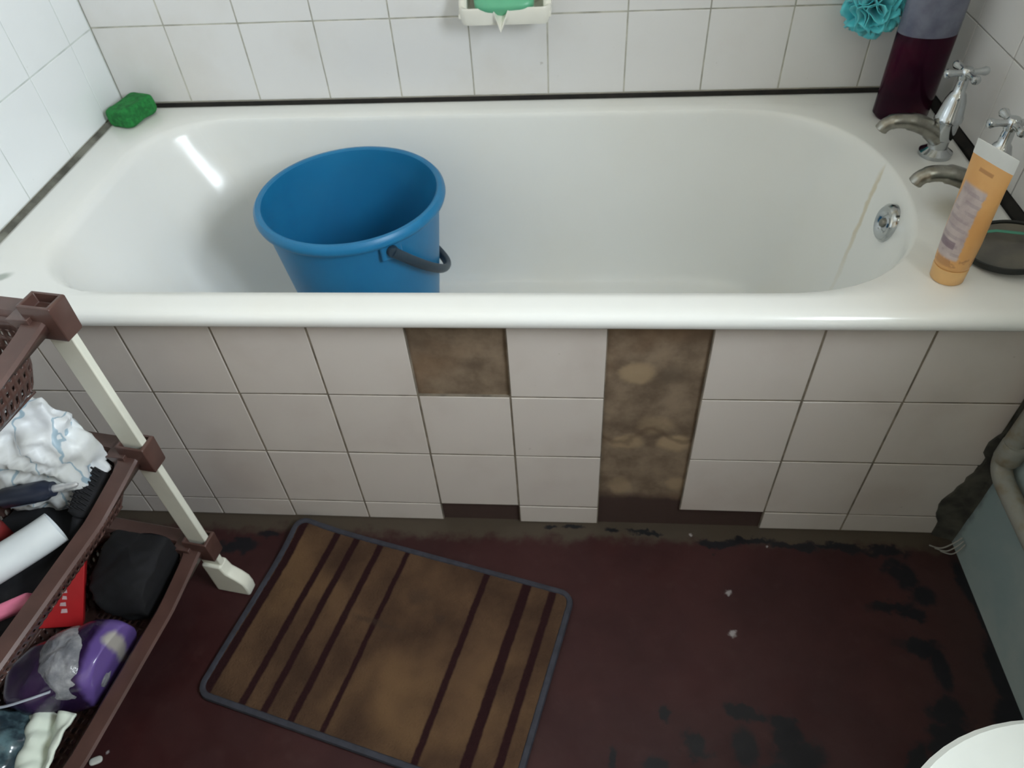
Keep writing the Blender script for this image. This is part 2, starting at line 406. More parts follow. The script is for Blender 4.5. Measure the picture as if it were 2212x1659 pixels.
# ------------------------------------------------------------------ taps
def tap(x, y, label, turn, sx):
    z = .561
    r = thing('bath_tap', label, 'tap', (x,y,z))
    mb = MB(); mb.lathe([(.0,0),(.027,0),(.027,.006),(.021,.010),(.016,.014),(.015,.026),(.017,.030),(.019,.036),(.019,.060),(.022,.062),(.022,.068),(.0205,.070),(.0165,.095),(.0135,.103),(.0125,.106),(.009,.110),(.0085,.124),(.007,.132),(0,.132)], (x,y,z), 32)
    b = mb.build('tap_body', CHROME, r)
    mb = MB(); mb.tube(spline([(x-.004,y,z+.030),(x-.025,y-.001,z+.047),(x-.055,y-.002,z+.060),(x-.082,y-.003,z+.063),(x-.098,y-.003,z+.057),(x-.105,y-.003,z+.047)], 6), [.016]*6+[.0145]*8+[.0125]*8+[.0115]*5+[.0112]*3+[.0100], 20)
    mb.build('spout', CHROME_D, r)
    mb = MB(); c = Vector((x,y,z+.140))
    mb.lathe([(0,-.012),(.009,-.010),(.0105,-.003),(.010,.004),(.0075,.008),(0,.0095)], c, 24)
    for k in range(4):
        a = turn + k*PI/2; d = Vector((math.cos(a), math.sin(a), .02))
        mb.tube([c+d*.006, c+d*.018, c+d*.024, c+d*.030, c+d*.034, c+d*.036], [.0055,.0048,.0055,.0072,.006,.002], 14)
    mb.build('cross_handle', CHROME, r)
    return r
tap(.718,.402,'chrome bath tap nearest the back wall, beside the purple bottle', .12, 1)
tap(.722,.232,'chrome bath tap partly hidden behind the orange tube', .02, 1)

# ------------------------------------------------------------------ bucket
BLUE = NT('blue_plastic'); BLUE.base(BLUE.mix(BLUE.ramp(BLUE.noise(6), .3, .7), rgb(24,106,152), rgb(30,116,162))); BLUE.set(rough=.38, spec=.4, sss=.05); BLUE = BLUE.m
bc = Vector((-.306,.336,.181)); H = .357
bk = thing('bucket', 'round blue plastic bucket standing in the bathtub', 'bucket', bc)
r0, r1 = .120, .163
rr = lambda z: r0 + (r1-r0)*z/H
mb = MB()
mb.lathe([(0,.004),(r0-.006,.004),(r0-.002,.0),(r0,.006)] + [(rr(z), z) for z in (.05,.12,.2,.28,.325,.333)] +
         [(r1+.004,.336),(r1+.0085,.339),(r1+.0105,.345),(r1+.0095,.352),(r1+.005,.3575),(r1-.001,.358),(r1-.0045,.3555),(r1-.0055,.350)] +
         [(rr(z)-.0035, z) for z in (.33,.28,.2,.12,.05,.012)] + [(r0-.012,.008),(0,.008)], bc, 96)
mb.build('bucket_body', BLUE, bk)
ax = math.radians(-54)
A = Vector((math.cos(ax), math.sin(ax), 0)); Dn = Vector((math.cos(ax+PI/2), math.sin(ax+PI/2), 0))
hz = H-.030; phi = math.radians(46)
HND = simple('dark_blue_plastic', (34,52,66), .45, .1)
mb = MB(); cc = bc + Vector((0,0,hz)); pts = []
for k in range(41):
    t = PI*k/40; rad = .1745
    pts.append(cc + A*rad*math.cos(t) + (Dn*math.cos(phi) - Vector((0,0,1))*math.sin(phi))*(rad*1.27*math.sin(t)))
mb.tube(pts, .0062, 12, flat=1.5)
for s_ in (1,-1):
    mb.lathe([(0,.008),(.009,.007),(.0105,.002),(.0105,-.010)], cc + A*s_*.1705, 20, M=(A*s_).to_track_quat('Z','Y').to_matrix())
mb.build('handle', HND, bk)
LUG = simple('bucket_lug_blue', (24,106,152), .4, .08)
for s_ in (1,-1):
    mb = MB(); p = cc + A*s_*.1655; u = Vector((-A.y, A.x, 0))
    Mx = Matrix((u, A*s_, Vector((0,0,1)))).transposed().to_4x4(); Mx.translation = p
    mb.box((-.02,-.005,-.018),(.02,.003,.020), 0, Mx); bevel(mb.build('handle_lug', LUG, bk), .004)

# ------------------------------------------------------------------ sponge, soap dish, soap
mb = MB()
def sblob(c, r, ex, rot, seed, amp, freq, nu=48, nv=28, ridge=False):
    """super-ellipsoid grid with noise; returns rings"""
    Rz = Matrix.Rotation(rot[2], 3, 'Z') @ Matrix.Rotation(rot[1], 3, 'Y') @ Matrix.Rotation(rot[0], 3, 'X')
    sp = lambda v, e: math.copysign(abs(v)**e, v)
    out = []
    for i in range(nv+1):
        ph = -PI/2 + PI*i/nv; row = []
        if i in (0, nv): ph *= .9999
        for j in range(nu):
            th = 2*PI*j/nu
            p = Vector((r[0]*sp(math.cos(ph), ex)*sp(math.cos(th), ex), r[1]*sp(math.cos(ph), ex)*sp(math.sin(th), ex), r[2]*sp(math.sin(ph), ex)))
            n = Vector((p.x/r[0]**2, p.y/r[1]**2, p.z/r[2]**2)).normalized()
            w = p*freq + Vector((seed*3.1, seed*1.7, -seed*2.3))
            if ridge: d = .6-abs(mnoise.noise(w))*2.4 + (.4-abs(mnoise.noise(w*2.3))*1.4)*.55
            else: d = mnoise.noise(w) + .5*mnoise.noise(w*2.1)
            row.append(Rz @ (p + n*amp*d) + Vector(c))
        out.append(row)
    return out
GREEN = NT('green_sponge'); GREEN.base(GREEN.mix(GREEN.ramp(GREEN.noise(90, 3), .35, .65), rgb(20,98,44), rgb(32,128,58))); GREEN.set(rough=.9); GREEN.bump(GREEN.noise(140, 3), .8, .003); GREEN = GREEN.m
mb = MB(); mb.rings(sblob((-.816,.594,.580), (.030,.046,.019), .35, (.03,-.05,-.34), 3, .0025, 40), 0, True, True, True)
tag(mb.build('sponge', GREEN, None, (-.816,.594,.561)), 'dark green sponge lying in the back left corner of the bath rim', 'sponge')

CER = simple('ceramic_white', (226,224,214), .16, .05, 8)
sd = thing('soap_dish', 'white ceramic soap dish with a drip spout fixed to the back wall', 'soap dish', (-.031,.657,.74))
def rrect(cx, cy, hx, hy, r, z, n=8, m=0):
    out = []
    for sx, sy, a0 in ((1,1,0),(-1,1,PI/2),(-1,-1,PI),(1,-1,1.5*PI)):
        for k in range(n+1):
            a = a0 + PI/2*k/n; out.append(Vector((cx+sx*(hx-r)+r*math.cos(a), cy+sy*(hy-r)+r*math.sin(a), z)))
        if sy == -1 and sx == -1:
            for k in range(1, 48): out.append(Vector((lerp(cx-(hx-r), cx+(hx-r), k/48), cy-hy, z)))
    return out
mb = MB(); cx, cyd = -.031, .624
def spoutify(ringv, d):
    for p in ringv:
        if p.y < cyd-.02: k = 1.5*max(0, 1-abs(p.x-cx+.006)/.014); p.y -= d*k; p.z -= d*1.5*k
    return ringv
R = [rrect(cx,cyd,.079,.033,.012,0.7270), rrect(cx,cyd,.082,.0355,.013,0.7340), spoutify(rrect(cx,cyd,.0835,.036,.014,0.7430),.010), spoutify(rrect(cx,cyd,.0845,.0375,.015,0.7530),.014),
     spoutify(rrect(cx,cyd,.083,.036,.014,0.7570),.014), spoutify(rrect(cx,cyd,.078,.033,.013,0.7565),.012), spoutify(rrect(cx,cyd,.071,.028,.016,0.7510),.006), rrect(cx,cyd,.066,.025,.016,0.7450), rrect(cx,cyd,.05,.018,.012,0.7420)]
mb.rings(R, 0, True, True, True)
mb.build('soap_tray', CER, sd)
mb = MB()
R = []
for y, h, r in ((.6575,.0845,.01),(.652,.0845,.01),(.648,.081,.012)):
    R.append([Vector((p.x, y, p.y)) for p in rrect(cx, .800, h, .078, r, 0)])
mb.rings(R, 0, True, True, True)
for sx in (-1, 1):     # side cheeks rising to the wall
    R = []
    for k in range(9):
        t = k/8; y = lerp(.594, .652, t); zt = lerp(.748, .86, t**1.6)
        R.append([Vector((cx+sx*x, y, z)) for x, z in ((.068,.738),(.0845,.738),(.0845,zt-.004),(.081,zt),(.074,zt),(.070,zt-.005))])
    mb.rings(R, 0, True, True, True)
mb.build('back_plate', CER, sd)
SOAP = simple('green_soap', (98,176,138), .35, .06, 10, sss=.1)
mb = MB(); mb.rings(sblob((-.032,.616,.768), (.055,.034,.017), .5, (.62,0,.02), 5, .002, 20), 0, True, True, True)
tag(mb.build('soap_bar', SOAP, None, (-.032,.616,.75)), 'pale green soap bar resting in the white soap dish', 'soap')

# ------------------------------------------------------------------ loofah (mesh puff) on a cord
TEAL = NT('turquoise_mesh'); TEAL.base(TEAL.mix(TEAL.ramp(TEAL.noise(30), .3, .7), rgb(66,190,202), rgb(96,214,222))); TEAL.set(rough=.7, sheen=.3, sss=.1); TEAL = TEAL.m
lf = thing('bath_puff', 'turquoise mesh bath puff hanging on the back wall by the purple bottle', 'bath puff', (.622,.603,.70))
mb = MB(); cL = Vector((.620,.604,.738)); rnd = random.Random(4)
for k in range(34):
    d = Vector((rnd.gauss(0,1), rnd.gauss(0,1), rnd.gauss(0,1))).normalized(); u = d.orthogonal().normalized(); v = d.cross(u)
    R = []; wv = rnd.randint(3,5); ph0 = rnd.random()*6; L = rnd.uniform(.036,.050)
    for i in range(7):
        t = i/6; R.append([cL + d*(L*(.25+.75*t)) *1 + (u*math.cos(a)+v*math.sin(a))*(.004+.022*t**.8)*(1+.22*t*math.sin(wv*a+ph0)) + d*.004*t*math.sin(wv*a*1.0+ph0+1) for a in [2*PI*j/24 for j in range(24)]])
    mb.rings(R, 0, True)
for p in mb.v: p.y = min(p.y, .655)
solid(mb.build('mesh_ruffle', TEAL, lf), .0012)
mb = MB(); mb.tube(spline([(.620,.61,.77),(.621,.63,.83),(.622,.645,.92),(.622,.652,.99)], 5), .0018, 8); mb.build('cord', simple('white_cord', (225,225,225), .8), lf)
mb = MB(); mb.tube(spline([(.622,.656,1.0),(.622,.645,.995),(.622,.640,.985),(.622,.645,.978)], 5), .003, 10); mb.lathe([(0,0),(.012,0),(.012,.004),(0,.006)], (.622,.657,1.0), 20, M=Matrix.Rotation(PI/2,3,'X'))
tag(mb.build('wall_hook', CHROME, None, (.622,.657,1.0)), 'small chrome hook above the turquoise puff', 'hook')

# ------------------------------------------------------------------ purple bottle
pb = thing('bath_gel_bottle', 'tall clear bottle of dark purple liquid standing in the back right corner', 'bottle', (.700,.545,.561))
b0 = Vector((.700,.545,.561))
CLEAR = NT('clear_plastic'); CLEAR.base(CLEAR.mix(CLEAR.ramp(CLEAR.noise(30), .3, .7), rgb(104,108,128), rgb(126,130,148))); CLEAR.set(rough=.15, alpha=.82); CLEAR = CLEAR.m
LIQ = NT('purple_liquid'); x, y, z = LIQ.sep(LIQ.warp(18, .02))
lc = LIQ.mix(LIQ.ramp(LIQ.noise(16), .4, .7), rgb(58,22,44), rgb(84,24,50))
LIQ.base(lc); LIQ.set(rough=.12, spec=.5, trans=.55, ior=1.2); LIQ = LIQ.m
mb = MB(); mb.lathe([(0,0),(.042,0),(.049,.008),(.0495,.150),(.049,.1515),(0,.1515)], b0, 48, sx=1, sy=.72); mb.build('liquid', LIQ, pb)
mb = MB(); mb.lathe([(.0494,.1515),(.0496,.153),(.0495,.20),(.048,.235),(.040,.255),(.02,.266),(.014,.27),(.014,.285)], b0, 48, sx=1, sy=.72); mb.build('bottle_shell', CLEAR, pb)
mb = MB(); mb.lathe([(0,.312),(.016,.312),(.018,.309),(.018,.276),(.0,.276)], b0, 32); mb.build('cap', simple('bottle_cap_purple', (70,40,90), .4), pb)

# ------------------------------------------------------------------ orange tube standing on its cap
ot = thing('cream_tube', 'orange cosmetic tube standing on its cap at the front right of the bath rim', 'tube', (.624,.058,.561))
t0 = Vector((.624,.058,.561)); cd = Vector((.40,-.917,0)).normalized(); nd = Vector((.917,.40,0)).normalized()
ORG = NT('orange_tube'); P = ORG.co(); u_ = ORG.vec('DOT_PRODUCT', P, tuple(cd)); n_ = ORG.vec('DOT_PRODUCT', P, tuple(nd)); z_ = ORG.sep(P)[2]
oc = ORG.mix(ORG.ramp(ORG.noise(14), .3, .7), rgb(206,152,92), rgb(216,166,104))
fr = ORG.ramp(n_, .001, -.003)
wv = ORG.math('MULTIPLY', ORG.math('SUBTRACT', ORG.noise(60, 3), .5), .012)
inu = ORG.ramp(ORG.math('ABSOLUTE', ORG.math('ADD', ORG.math('ADD', u_, .003), wv)), .0205, .018)
inz = ORG.math('MULTIPLY', ORG.ramp(z_, .040, .046), ORG.ramp(z_, .148, .142))
lab = ORG.math('MULTIPLY', ORG.math('MULTIPLY', inu, inz), fr)
low = ORG.math('MULTIPLY', ORG.math('MULTIPLY', ORG.ramp(z_, .028, .034), ORG.ramp(z_, .054, .046)), ORG.ramp(ORG.noise(75, 2), .46, .54))
oc = ORG.mix(ORG.math('MULTIPLY', low, .6), oc, rgb(150,104,66))
col = ORG.mix(ORG.ramp(ORG.noise(40, 3), .35, .7), rgb(168,152,150), rgb(190,176,172))
lines = ORG.ramp(ORG.math('SINE', ORG.math('MULTIPLY', z_, 520)), .1, .6, 0, .35)
col = ORG.mix(ORG.math('MULTIPLY', lines, ORG.ramp(ORG.noise(45), .42, .55)), col, rgb(132,116,122))
bar = ORG.math('MULTIPLY', ORG.ramp(ORG.math('ABSOLUTE', ORG.math('SUBTRACT', z_, .064)), .0065, .0045), ORG.ramp(ORG.math('ABSOLUTE', ORG.math('ADD', u_, .004)), .014, .012))
col = ORG.mix(ORG.math('MULTIPLY', bar, .75), col, rgb(112,92,104))
oc = ORG.mix(lab, oc, col)
mk = ORG.math('MULTIPLY', ORG.math('MULTIPLY', ORG.ramp(ORG.math('ABSOLUTE', ORG.math('SUBTRACT', z_, .166)), .003, .0015), ORG.ramp(ORG.math('ABSOLUTE', u_), .012, .010)), fr)
oc = ORG.mix(ORG.math('MULTIPLY', mk, .6), oc, rgb(150,100,56))
ORG.base(oc); ORG.set(rough=.4); ORG = ORG.m
def oval(z, a, b, n=48): return [t0 + cd*a*math.cos(2*PI*k/n) + nd*b*math.sin(2*PI*k/n) + Vector((-.06*z,-.025*z,z)) for k in range(n)]
mb = MB(); mb.rings([oval(.024,.0205,.0205), oval(.026,.0225,.0225), oval(.03,.0232,.023), oval(.07,.026,.0215), oval(.12,.0285,.0145), oval(.155,.0305,.0075), oval(.174,.0315,.0028), oval(.178,.0316,.0018)], 0, True, True, False)
tb = mb.build('tube_body', ORG, ot)
WHT = simple('white_plastic', (214,216,214), .4, .05)
mb = MB(); mb.rings([oval(.178,.0318,.0018), oval(.180,.032,.0016), oval(.196,.0322,.0012), oval(.197,.0319,.0008)], 0, True, True, True); mb.build('crimp', WHT, ot)
mb = MB(); mb.rings([oval(0,.0205,.0205), oval(.0015,.0218,.0218), oval(.021,.0228,.0228), oval(.0235,.0222,.0222), oval(.0245,.0195,.0195)], 0, True, True, True)
mb.build('screw_cap', simple('orange_cap', (214,170,112), .45, .06), ot)

# ------------------------------------------------------------------ dark dish at the right end
dd = thing('round_dish', 'dark grey round dish with a black rim lying against the right wall', 'dish', (.722,.105,.562))
Mt = Matrix.Rotation(math.radians(-9), 3, 'Y'); dc = Vector((.722,.108,.574))
DK = NT('smoky_grey'); DK.base(DK.mix(DK.ramp(DK.noise(18, 4), .3, .7), rgb(76,74,70), rgb(100,96,86))); DK.set(rough=.3); DK = DK.m
mb = MB(); mb.lathe([(0,-.005),(.04,-.005),(.056,.002),(.055,.004),(.04,-.002),(0,-.002)], dc, 48, M=Mt); mb.build('dish_base', DK, dd)
mb = MB(); mb.lathe([(.0555,0),(.0605,-.001),(.0615,.003),(.060,.007),(.056,.006),(.0555,0)], dc, 64, M=Mt); mb.build('dish_rim', simple('black_rubber', (16,20,18), .5), dd)
mb = MB(); mb.tube([dc+Mt@Vector(p) for p in ((-.035,.040,.004),(-.005,.036,.006),(.028,.020,.006),(.048,.004,.005))], [.003]*4, 8, flat=.5); mb.build('green_thread', simple('teal_green', (70,140,118), .6), dd)

# ------------------------------------------------------------------ bath mat
ang = math.radians(-14.3); mu = Vector((math.cos(ang), math.sin(ang), 0)); mv = Vector((math.sin(ang), -math.cos(ang), 0)); m0 = Vector((-.443,-.010,0))
mat_o = thing('bath_mat', 'brown striped bath mat with a grey border on the red floor', 'bath mat', (m0 + mu*.287 + mv*.184))
PILE = NT('brown_pile'); P = PILE.co()
off = mu*.287 + mv*.184
pu = PILE.math('ADD', PILE.vec('DOT_PRODUCT', PILE.warp(60, .004), tuple(mu)), .287)
pv = PILE.math('ADD', PILE.vec('DOT_PRODUCT', P, tuple(mv)), .184)
pc = PILE.mix(PILE.ramp(PILE.noise(9, 5), .3, .7), rgb(62,46,36), rgb(88,67,50))
pc = PILE.mix(PILE.ramp(PILE.noise(4, 3), .5, .7, 0, .45), pc, rgb(116,90,62))
for c0, hw in ((.021,.008),(.092,.0065),(.134,.0065),(.185,.0065),(.243,.0050),(.405,.0060),(.483,.0090),(.532,.0070)):
    d = PILE.math('ABSOLUTE', PILE.math('SUBTRACT', pu, c0)); pc = PILE.mix(PILE.ramp(d, hw+.002, hw-.002), pc, rgb(40,22,23))
for cxm, cym, rx, ry in ((.30,.09,.02,.014),(.25,.16,.05,.006),(.35,.12,.012,.008)):
    e = PILE.ellipse(PILE.warp(40,.03), tuple(mu*(cxm-.287)+mv*(cym-.184)), (rx,ry), ang, .6); pc = PILE.mix(PILE.math('MULTIPLY', e, .5), pc, rgb(60,48,40))
PILE.base(pc); PILE.set(rough=1.0, spec=.1); PILE.bump(PILE.noise(260, 3), .7, .003); PILE = PILE.m
MW, MH = .574, .368
def mat_z(u, v):
    z = .002 + .0015*mnoise.noise(Vector((u*9, v*9, 1)))
    d = math.hypot(u, v); z += .014*math.exp(-(d/.06)**2)          # curled corner against the panel
    return z
def mat_pt(u, v, h): p = m0 + mu*u + mv*v; return Vector((p.x, min(p.y, -.006), max(0.001, mat_z(u, v)) + h))
mb = MB(); nu, nv = 96, 64; ins = .009
G = [[mat_pt(ins + (MW-2*ins)*i/nu, ins + (MH-2*ins)*j/nv, .0065 + .0012*mnoise.noise(Vector((i*.9, j*.9, 0)))) for i in range(nu+1)] for j in range(nv+1)]
mb.rings(G, 0, False); o = mb.build('pile', PILE, mat_o)
BIND = simple('grey_binding', (48,49,58), .85, .15, 60)
mb = MB(); pts = []
def arc(u, v, r, a0, n=6): return [(u+r*math.cos(a0+PI/2*k/n), v+r*math.sin(a0+PI/2*k/n)) for k in range(n+1)]
rc = .022; e = .007
path = arc(MW-e-rc, MH-e-rc, rc, 0) + [(MW*(1-k/12), MH-e) for k in range(1, 12)] + arc(e+rc, MH-e-rc, rc, PI/2) + [(e, MH*(1-k/9)) for k in range(1, 9)] + arc(e+rc, e+rc, rc, PI) + [(MW*k/12, e) for k in range(1, 12)] + arc(MW-e-rc, e+rc, rc, 1.5*PI) + [(MW-e, MH*k/9) for k in range(1, 9)]
R = []
n = len(path)
for i, (u, v) in enumerate(path):
    a, b = path[i-1], path[(i+1) % n]; tx, ty = b[0]-a[0], b[1]-a[1]; L = math.hypot(tx, ty); nx, ny = ty/L, -tx/L
    R.append([mat_pt(u+nx*dx, v+ny*dx, h) for dx, h in ((-.006,.006),(-.004,.0085),(0,.0092),(.004,.008),(.0058,.003),(.005,-.001),(-.006,-.001))])
R.append(R[0]); mb.rings(R, 0, True); mb.build('border', BIND, mat_o)
mb = MB(); G2 = [[p - Vector((0,0,.0068)) for p in r] for r in G]
for r in G2:
    for p in r: p.z = max(p.z, .0012)
mb.rings(G2, 0, False); mb.build('backing', BIND, mat_o)

# ------------------------------------------------------------------ trolley
BRN = simple('brown_plastic', (84,60,54), .32, .1, 20)
POLE = simple('cream_white_plastic', (222,222,208), .42, .06, 6)
tO = Vector((-.541,-.160,0)); ya = math.radians(8.6); ta = Vector((-math.sin(ya), -math.cos(ya), 0)); tw = Vector((-math.cos(ya), math.sin(ya), 0))
def TP(a, w, z): return tO + ta*a + tw*w + Vector((0,0,z))
TA, TW = .47, .232
tr_ = thing('storage_trolley', 'brown plastic three-tier basket trolley with cream legs beside the bath', 'trolley', (-.68,-.33,0))
def frame4(a, w, z):
    Mx = Matrix((tw, ta, Vector((0,0,1)))).transposed().to_4x4(); Mx.translation = TP(a, w, z); return Mx
for a in (0, TA):
    for w in (0, TW):
        mb = MB(); Mx = frame4(a, w, 0)
        mb.box((-.0185,-.0058,.01),(.0185,.0058,.655), 0, Mx); lg = bevel(mb.build('leg', POLE, tr_), .002)
        mb = MB(); s_ = -1 if w == 0 else 1           # flared foot
        R = []
        for z, ex in ((0,.030),(.02,.032),(.038,.030),(.052,.020),(.066,.005),(.09,.0)):
            lo, hi = (-.019-ex, .019) if s_ < 0 else (-.019, .019+ex)
            R.append([Mx @ Vector(p) for p in ((lo,-.012,z),(hi,-.012,z),(hi,.012,z),(lo,.012,z))])
        mb.rings(R, 0, True, True, True, False); bevel(mb.build('foot', POLE, tr_), .004)
def holed(mb, F, nu, nv, hole, k_):
    """perforated sheet: every cell of the u-v grid keeps a six-sided hole"""
    for i in range(nu):
        for j in range(nv):
            c = [F(i,j), F(i+1,j), F(i+1,j+1), F(i,j+1)]
            def q(u, v): return c[0]*(1-u)*(1-v)+c[1]*u*(1-v)+c[2]*u*v+c[3]*(1-u)*v
            if not hole(i, j): mb.add(c, [(0,1,2,3)], 0, True); continue
            out = [q(0,0), q(.5,0), q(1,0), q(1,1), q(.5,1), q(0,1)]
            inn = [q(k_,k_+.04), q(.5,k_-.08), q(1-k_,k_+.04), q(1-k_,.96-k_), q(.5,1.08-k_), q(k_,.96-k_)]
            mb.add(out+inn, [(k, (k+1)%6, 6+(k+1)%6, 6+k) for k in range(6)], 0, True)
def tier(z0, depth):
    par = []
    def outline(ins, z, r, n=6):
        a0, a1, w0, w1 = -.022+ins, TA+.022-ins, -.004+ins, TW+.004-ins; P = []
        for (ca, cw, st) in ((a1-r, w1-r, 0), (a0+r, w1-r, PI/2), (a0+r, w0+r, PI), (a1-r, w0+r, 1.5*PI)):
            for k in range(n+1): P.append((ca+r*math.cos(st+PI/2*k/n), cw+r*math.sin(st+PI/2*k/n)))
        # resample evenly
        N = 104; L = [0]
        for i in range(len(P)): L.append(L[-1]+math.dist(P[i], P[(i+1)%len(P)]))
        out = []
        for k in range(N):
            s_ = L[-1]*k/N; i = max(j for j in range(len(P)) if L[j] <= s_); t = (s_-L[i])/max(1e-9, L[i+1]-L[i]); p, q_ = P[i], P[(i+1)%len(P)]
            a, w = lerp(p[0],q_[0],t), lerp(p[1],q_[1],t)
            dip = .022*min(1, max(0, math.sin(PI*min(1,max(0,a/TA))))*1.4)
            out.append(TP(a, w, z - dip*(1 if z > z0-.02 else .3)))
        return out
    mb = MB(); R = [outline(.002, z0-.020, .03), outline(0, z0-.004, .03), outline(.003, z0, .03), outline(.026, z0+.001, .028), outline(.030, z0-.004, .026), outline(.031, z0-.016, .026)]
    mb.rings(R, 0, True); rim = mb.build('rim', BRN, tr_); solid(rim, .002)
    mb = MB(); prof = [(.030, z0-.006), (.034, z0-.025), (.036, z0-.040), (.038, z0-.055), (.041, z0-.070), (.048, z0-depth+.012), (.06, z0-depth)]
    W = [outline(i_, z_, .03) for i_, z_ in prof]; N = len(W[0])
    holed(mb, lambda i, j: W[j][i % N], N, len(prof)-1, lambda i, j: 1 <= j <= 4, .28)
    a0, a1, w0, w1 = .038, TA-.038, .056, TW-.056
    FN, FM = 26, 11
    holed(mb, lambda i, j: TP(lerp(a0,a1,i/FN), lerp(w0,w1,j/FM), z0-depth-.0066), FN, FM, lambda i, j: True, .24)
    inner = W[-1]
    # ring joining wall foot and floor
    ctr = TP(TA/2, TW/2, 0)
    rr_ = []
    for p in inner:
        d = p - tO; a, w = d.dot(ta), d.dot(tw); rr_.append(TP(min(a1,max(a0,a)), min(w1,max(w0,w)), z0-depth-.0066))
    mb.rings([inner, rr_], 0, True)
    bs = mb.build('basket', BRN, tr_); solid(bs, .0022, 0)
    for a in (0, TA):
        for w in (0, TW):
            mb = MB(); Mx = frame4(a, w, z0); h = .018
            o_ = lambda k, z, hx=.0225, hy=.0145: [Mx @ Vector(p) for p in ((-hx*k,-hy*k,z),(hx*k,-hy*k,z),(hx*k,hy*k,z),(-hx*k,hy*k,z))]
            mb.rings([o_(.93,-.034), o_(1,-.030), o_(1.06,h), o_(1.0,h+.002), o_(.80,h+.002), o_(.74,h-.012)], 0, True, True, True, False)
            ins_ = 1 if a == 0 else -1; iw = 1 if w == 0 else -1
            g_ = [Mx @ Vector(p) for p in ((.012*iw,-.016*ins_,.004),(.045*iw,-.016*ins_,.001),(.045*iw,.022*ins_,.001),(.012*iw,.022*ins_,.004),(.012*iw,-.016*ins_,-.022),(.036*iw,-.014*ins_,-.018),(.036*iw,.02*ins_,-.018),(.012*iw,.022*ins_,-.022))]
            mb.add(g_, [(0,1,2,3),(7,6,5,4),(0,4,5,1),(1,5,6,2),(2,6,7,3),(3,7,4,0)], 0, False)
            bevel(mb.build('corner_sleeve', BRN, tr_), .003)
tier(.675, .105); tier(.408, .10); tier(.150, .09)

# ------------------------------------------------------------------ things in the trolley
def keep_in(rg):
    """press a soft thing against the inside of the basket walls"""
    for row in rg:
        for p in row:
            d = p - tO; a, w = d.dot(ta), d.dot(tw)
            zf = .574 if p.z > .55 else (.304 if p.z > .28 else .056); m_ = .064 - .026*min(1, max(0, (p.z-zf)/.085))
            p.xyz = TP(min(TA-m_+.02, max(m_-.02, a)), min(TW-m_, max(m_, w)), p.z)
def crumple(name, label, cat, c, r, mat, seed, amp=.012, freq=16, ex=.8, rot=(0,0,0), zmin=None, nu=72, nv=44, ridge=True):
    rg = sblob(c, r, ex, rot, seed, amp, freq, nu, nv, ridge)
    if zmin is not None:
        for row in rg:
            for p in row: p.z = max(p.z, zmin)
    keep_in(rg)
    mb = MB(); mb.rings(rg, 0, True, True, True)
    lo = min(p.z for p in mb.v)
    return tag(mb.build(name, mat, None, (c[0], c[1], lo), sharp=75), label, cat)
NAP = NT('crumpled_white_plastic'); P = NAP.warp(14, .05)
wv = NAP.new('ShaderNodeTexWave'); wv.inputs['Scale'].default_value = 7; wv.inputs['Distortion'].default_value = 7; wv.inputs['Detail'].default_value = 2; wv.inputs['Detail Scale'].default_value = 1.2; NAP.link(P, wv.inputs['Vector'])
nc = NAP.mix(NAP.ramp(NAP.noise(12), .3, .7), rgb(206,208,204), rgb(232,236,240)); nc = NAP.mix(NAP.ramp(NAP.noise(9,3), .6, .7, 0, .6), nc, rgb(196,194,176))
nc = NAP.mix(NAP.ramp(wv.outputs['Fac'], .980, .996, 0, .7), nc, rgb(120,158,178)); NAP.base(nc); NAP.set(rough=.4, spec=.4); NAP = NAP.m
T2F, T3F = .304, .056       # basket floors
crumple('plastic_bag', 'crumpled white plastic bag with thin blue lines in the middle basket', 'plastic bag', (-.668,-.180,.422), (.080,.060,.105), NAP, 11, .013, 27, .75, (.1,.05,.3), T2F)
BLK = simple('black_fabric', (13,13,17), .85, .3, 60)
BLK2 = simple('black_cloth', (14,15,20), .8, .3, 30)
# hairbrush (black) in the far right corner of the middle basket
hb = thing('hairbrush', 'black hairbrush standing in the corner of the middle basket beside the white bag', 'hairbrush', (-.597,-.215,T2F))
mb = MB(); p0, p1 = Vector((-.598,-.186,.392)), Vector((-.604,-.258,.372)); dv = (p1-p0)
mb.tube([p0, p0+dv*.06, p0+dv*.5, p0+dv*.94, p1], [.008,.017,.020,.017,.008], 20, flat=.45, up=(.6,0,.8)); mb.build('brush_head', BLK, hb)
mb = MB()
for i in range(9):
    for j in range(4):
        b_ = p0 + dv*(.1+.8*i/8) + Vector((-.009+.006*j, 0, .007)); mb.tube([b_, b_+Vector((-.006,0,.010))], [.0016,.0012], 6)
mb.build('bristles', BLK2, hb)
mb = MB(); mb.tube([p1, p1+dv*.25+Vector((-.004,0,-.012)), p1+dv*.5+Vector((-.008,0,-.026))], [.009,.0085,.006], 14); mb.build('brush_handle', BLK2, hb)
crumple('black_pouch', 'soft black pouch lying under the navy bottle in the middle basket', 'pouch', (-.690,-.31,.325), (.085,.11,.024), BLK2, 21, .006, 16, .6, (0,0,.15), T2F)
# small white capped bottle
wb = thing('small_bottle', 'little white bottle end showing below the white plastic bag', 'bottle', (-.640,-.215,T2F))
mb = MB(); axis = Vector((-.55,-.25,-.18)).normalized(); q = axis.to_track_quat('Z','Y').to_matrix()
bp = Vector((-.612,-.212,.420))
mb.lathe([(0,0),(.009,.0015),(.0125,.005),(.0135,.012),(.0135,.05),(.012,.06),(.008,.066),(0,.066)], bp, 28, M=q); mb.build('bottle_body', simple('milky_plastic', (206,210,206), .45), wb)
